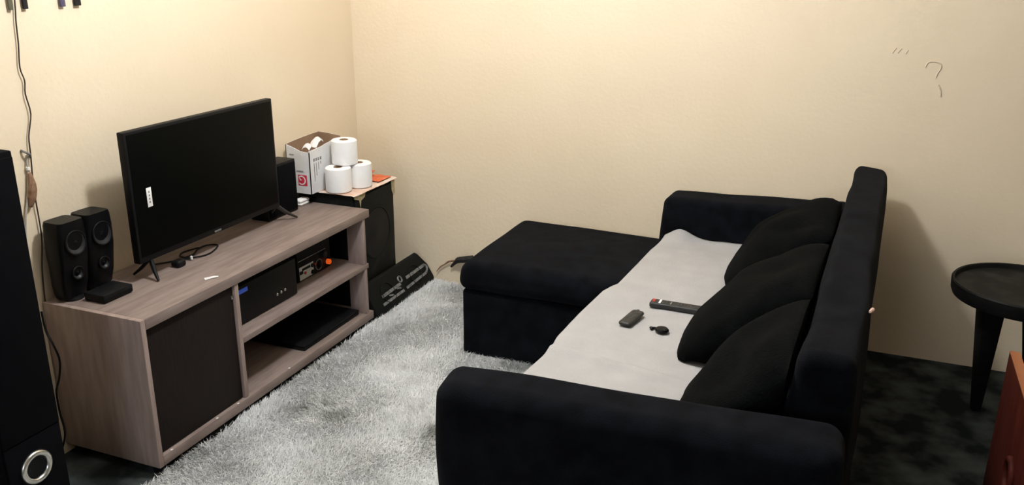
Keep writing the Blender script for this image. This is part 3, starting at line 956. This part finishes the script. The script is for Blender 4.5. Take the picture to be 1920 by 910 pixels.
# main seat
soft_box('seat_base', [(1.465, -1.86, .012), (2.20, -1.86, .012), (1.53, -0.70, .012), (2.22, -0.70, .012),
                       (1.465, -1.86, .30), (2.20, -1.86, .30), (1.53, -0.70, .30), (2.22, -0.70, .30)], .018, M_SOFA, sf, n=14, wrinkle=.003)
soft_box('seat_cushion', [(1.435, -1.850, .300), (2.18, -1.850, .300), (1.470, -0.735, .300), (2.20, -0.735, .300),
                          (1.440, -1.845, .415), (2.18, -1.845, .415), (1.475, -0.738, .415), (2.20, -0.738, .415)], .045, M_SOFA, sf, n=16, bulge=(.004, .006, .008), wrinkle=.005, wscale=4)
soft_box('seat_cushion', [(1.565, -0.728, .292), (2.20, -0.728, .292), (1.565, -0.165, .292), (2.22, -0.165, .292),
                          (1.565, -0.726, .412), (2.20, -0.726, .415), (1.565, -0.168, .408), (2.22, -0.168, .412)], .03, M_SOFA, sf, n=14, bulge=(.0, .004, .006), wrinkle=.004, wscale=4)
# arms
soft_box('arm', [(1.405, -1.992, .014), (2.285, -1.992, .014), (1.400, -1.855, .014), (2.285, -1.855, .014),
                 (1.398, -1.992, .602), (2.285, -1.995, .632), (1.388, -1.848, .606), (2.285, -1.850, .642)], .040, M_SOFA, sf, n=20, bulge=(.008, .008, .003), wrinkle=.008, wscale=3.5, seed=1)
soft_box('arm', [(1.500, -0.172, .30), (2.225, -0.172, .30), (1.515, -0.024, .30), (2.225, -0.024, .30),
                 (1.518, -0.172, .600), (2.225, -0.172, .620), (1.532, -0.024, .606), (2.225, -0.024, .632)], .030, M_SOFA, sf, n=16, bulge=(.004, .006, .0), wrinkle=.006, wscale=5, seed=5)
# backrest: slab that leans towards the rear
soft_box('backrest', [(2.12, -1.815, .014), (2.300, -1.815, .014), (2.14, -0.115, .014), (2.340, -0.115, .014),
                      (2.172, -1.815, .748), (2.292, -1.815, .748), (2.232, -0.115, .796), (2.343, -0.115, .785)], .032, M_SOFA, sf, n=24, bulge=(.010, .004, .004), wrinkle=.010, wscale=4.5, seed=8)
tube('torn_seam', [(2.306, -1.490, .742), (2.310, -1.475, .740), (2.312, -1.455, .736), (2.310, -1.440, .730)], .005, M_PINK, sf, n=8, radii=[.003, .0055, .005, .002])
for (x, y) in ((0.90, -0.65), (0.90, -0.07), (1.5, -1.93), (2.22, -1.93), (2.24, -0.07)):
    box('foot', (x-.025, y-.025, 0.0005), (x+.025, y+.025, 0.03), M_BLACKP, sf, .003)
own(sf)
tag(sf, 'black fabric corner sofa with a chaise along the back wall', 'sofa')

# ------------------------------------------------------------------ blanket over the seats
def blanket():
    ys = np.concatenate([np.linspace(-1.838, -0.74, 60), np.linspace(-0.735, -0.176, 34)])
    lx_y = [-1.84, -1.60, -1.49, -1.38, -1.332, -1.28, -1.232, -1.03, -0.836, -0.78, -0.739, -0.61, -0.488, -0.33, -0.20, -0.176]
    lx_x = [1.440, 1.440, 1.446, 1.457, 1.462, 1.455, 1.449, 1.456, 1.470, 1.485, 1.502, 1.508, 1.514, 1.520, 1.535, 1.55]
    nx, nd = 46, 6
    verts, rows = [], []
    for y in ys:
        xl = float(np.interp(y, lx_y, lx_x)); xr = 2.06
        row = []
        hang = .085*min(1, max(0, (-0.76-y)/.05))*(1+.15*math.sin(y*9))
        for d in range(nd, 0, -1):      # part that hangs over the front edge
            a = d/nd
            row.append((xl-.004-.016*math.sin(min(1, a*1.6)*PI/2)*(1 if hang > .01 else .3), y, .4285-.016*a-hang*a*a**.2))
        for i in range(nx+1):
            u = i/nx
            x = xl+(xr-xl)*u
            P = Vector((x, y, 0))
            z = .4285 + .0075*(1-abs(2*u-1)**3)
            z += .0045*noise.noise(P*5.5)+.003*noise.noise(P*13+Vector((3, 1, 0)))
            # a few long soft folds running across
            z += .015*math.exp(-((y+1.345+.22*(x-1.45))/.022)**2)
            z -= .006*math.exp(-((y+1.300+.22*(x-1.45))/.016)**2)
            z += .005*math.exp(-((y+1.24+.35*(x-1.45))/.025)**2)*max(0, 1-3*abs(u-.35))
            # rolled lump at the far front corner, by the arm
            z += .040*math.exp(-((x-1.600)/.055)**2-((y+.195)/.05)**2)
            z += .012*math.exp(-((y+.185)/.02)**2)
            row.append((x, y, z))
        rows.append(row)
    m = len(rows[0]); n = len(rows)
    V = [p for r in rows for p in r]
    V += [(x, y, z-.006) if True else 0 for x, y, z in V]
    N = n*m
    F = []
    for i in range(n-1):
        for j in range(m-1):
            a = i*m+j
            F.append((a, a+1, a+m+1, a+m)); F.append((N+a, N+a+m, N+a+m+1, N+a+1))
    for i in range(n-1):
        for j in (0, m-1):
            a = i*m+j; F.append((a, a+m, N+a+m, N+a))
    for j in range(m-1):
        for i in (0, n-1):
            a = i*m+j; F.append((a, a+1, N+a+1, N+a))
    b = from_pts('blanket', V, F, M_BLANKET, angle=180)
    tag(b, 'off-white fleece blanket spread over the sofa seats', 'blanket')
blanket()

# ------------------------------------------------------------------ scatter cushions
p = pillow('cushion', (2.030, -0.47, .555), (0.02, 1, 0.0), (0.80, 0, 0.60), .58, .42, .18, M_PILLOW, seed=1, wrinkle=.03)
tag(p, 'black plush cushion leaning at the sofa end by the wall', 'cushion')
p = pillow('cushion', (2.015, -1.045, .545), (0.06, 1, -0.03), (0.80, -0.05, 0.60), .56, .48, .18, M_PILLOW, seed=6, wrinkle=.028)
tag(p, 'bulging black plush cushion in the middle of the sofa nearest the keyring', 'cushion')
p = pillow('cushion', (2.055, -1.60, .575), (-0.02, 1, 0.02), (0.70, 0, 0.72), .46, .42, .15, M_PILLOW, seed=11, wrinkle=.03)
tag(p, 'black plush cushion leaning next to the armrest away from the wall', 'cushion')

# ------------------------------------------------------------------ remotes and keyring on the blanket
def local_parent(o, loc, rz, tilt=(0, 0)):
    o.location = loc
    o.rotation_euler = (tilt[0], tilt[1], rz)
BZT = .4375
r1 = empty('remote_control')
soft_box('body', hexa(-.085, .085, -.0215, .0215, .002, .020), .006, M_REMOTE, r1, n=6)
b1 = lathe('power_button', [(.005, .0195), (.005, .0215)], M_REDBTN, r1, n=14, loc=(-.073, -.006, 0))
lathe('red_button', [(.006, .0195), (.006, .0215)], M_REDBTN, r1, n=14, loc=(-.075, .008, 0))
box('white_button', (-.056, -.015, .0195), (-.049, .015, .0212), M_WHITE, r1, .0005)
box('label_strip', (-.018, -.012, .0195), (-.015, .010, .0206), M_INK, r1, 0)
for i in range(5):
    for j in range(3):
        box('button', (-.040+.010*i-.003+(.03 if i > 1 else 0), -.010+.010*j-.003, .0195), (-.040+.010*i+.003+(.03 if i > 1 else 0), -.010+.010*j+.003, .0212), M_BUTTON, r1, .0006)
torus('navigation_ring', .012, .0015, M_BUTTON, r1, loc=(.060, 0, .0198), n=24)
local_parent(r1, (1.742, -.925, BZT), -0.02)
tag(r1, 'long black remote control with red and white buttons on the blanket', 'remote control')
r2_ = empty('remote_control')
soft_box('body', hexa(-.060, .060, -.0215, .0215, .002, .018), .012, M_REMOTE, r2_, n=8)
torus('navigation_ring', .012, .0016, M_BUTTON, r2_, loc=(.033, 0, .0178), n=24)
lathe('button', [(.005, .0172), (.005, .0188)], M_BUTTON, r2_, n=14, loc=(.052, 0, 0))
for i in range(3):
    for j in (-1, 1):
        lathe('button', [(.004, .0174), (.004, .0188)], M_BUTTON, r2_, n=12, loc=(.010-.012*i, .008*j, 0))
local_parent(r2_, (1.632, -1.072, BZT), 1.42)
tag(r2_, 'short grey remote control with rounded ends on the blanket', 'remote control')
kf = empty('key_fob')
bm = bmesh.new()
verts, faces = [], []
lathe('fob', [(.004, .003), (.019, .004), (.022, .008), (.018, .013), (.004, .015)], M_GLOSSB, kf, n=28)
lathe('cap', [(.006, .012), (.009, .014), (.005, .017)], M_BLACKP, kf, n=16, loc=(.012, -.004, 0))
tube('strap', [(-.016, .0, .008), (-.026, .003, .006), (-.034, -.002, .005)], .004, M_GLOSSB, kf, n=6)
torus('ring', .005, .0016, M_GLOSSB, kf, loc=(-.038, .004, .004), n=16, m=6)
box('tag', (-.036, -.010, .002), (-.028, -.004, .006), M_GLOSSB, kf, .001)
local_parent(kf, (1.740, -1.118, BZT-.001), -0.25)
tag(kf, 'small black keyring fob lying on the blanket', 'keyring')

# ------------------------------------------------------------------ round side table
stl = empty('side_table', (2.80, -0.43, 0))
CX, CY = 2.80, -0.432
lathe('tray_top', [(.20, .452), (.216, .456), (.222, .470), (.224, .503), (.220, .508), (.214, .506), (.210, .492), (.02, .490)], M_STOOL, stl, n=64, loc=(CX, CY, 0))
lathe('top_inlay', [(.207, .4905), (.206, .4925), (.02, .4925)], M_STOOLT, stl, n=56, loc=(CX, CY, 0))
def stool_leg(t0, b0):
    t0 = Vector((*t0, .4545)); b0 = Vector((*b0, 0.0))
    d = Vector((t0.x-CX, t0.y-CY, 0)).normalized(); s_ = Vector((-d.y, d.x, 0))
    vs = []
    for c_, wd, th in ((t0, .050, .034), (b0, .015, .015)):
        for i, j in ((-1, -1), (1, -1), (1, 1), (-1, 1)):
            vs.append(c_+s_*wd*i+d*th*j)
    bm = bmesh.new()
    V = [bm.verts.new(v) for v in vs]
    bm.faces.new(V[:4]); bm.faces.new(V[4:])
    for k in range(4):
        bm.faces.new((V[k], V[(k+1) % 4], V[(k+1) % 4+4], V[k+4]))
    bmesh.ops.recalc_face_normals(bm, faces=bm.faces)
    bmesh.ops.bevel(bm, geom=list(bm.edges), offset=.005, segments=2, affect='EDGES', profile=.5)
    from_bm('leg', bm, M_STOOL, stl)
stool_leg((2.705, -0.452), (2.730, -0.375))
stool_leg((2.865, -0.505), (2.905, -0.560))
stool_leg((2.865, -0.350), (2.905, -0.300))
own(stl)
tag(stl, 'round dark wooden side table with a raised rim by the back wall', 'side table')

# ------------------------------------------------------------------ red-brown wooden box at the right edge
wx = empty('wooden_chest', (2.88, -1.40, 0))
X0, X1, Y0, Y1, Z1 = 2.669, 3.10, -1.66, -1.128, .55
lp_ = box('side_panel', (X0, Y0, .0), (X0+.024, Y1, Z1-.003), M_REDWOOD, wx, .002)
box('lit_edge', (X0, Y0, Z1-.003), (X0+.024, Y1, Z1), M_REDWOOD_LIT, lp_, 0)  # top of the side panel, its light put into the colour
box('side_panel', (X1-.024, Y0, .0), (X1, Y1, Z1), M_REDWOOD, wx, .002)
box('end_panel', (X0+.024, Y1-.022, .0), (X1-.024, Y1, Z1-.05), M_REDWOOD, wx, .002)
box('end_panel', (X0+.024, Y0, .0), (X1-.024, Y0+.022, Z1-.05), M_REDWOOD, wx, .002)
box('bottom_panel', (X0+.024, Y0+.022, .03), (X1-.024, Y1-.022, .05), M_REDWOOD, wx, .002)
torus('ring_handle', .040, .009, M_REDWOOD, wx, loc=(X0-.004, -1.44, .355), rot=rt, n=32)
own(wx)
tag(wx, 'open red-brown wooden box with a ring handle on its side', 'wooden box')
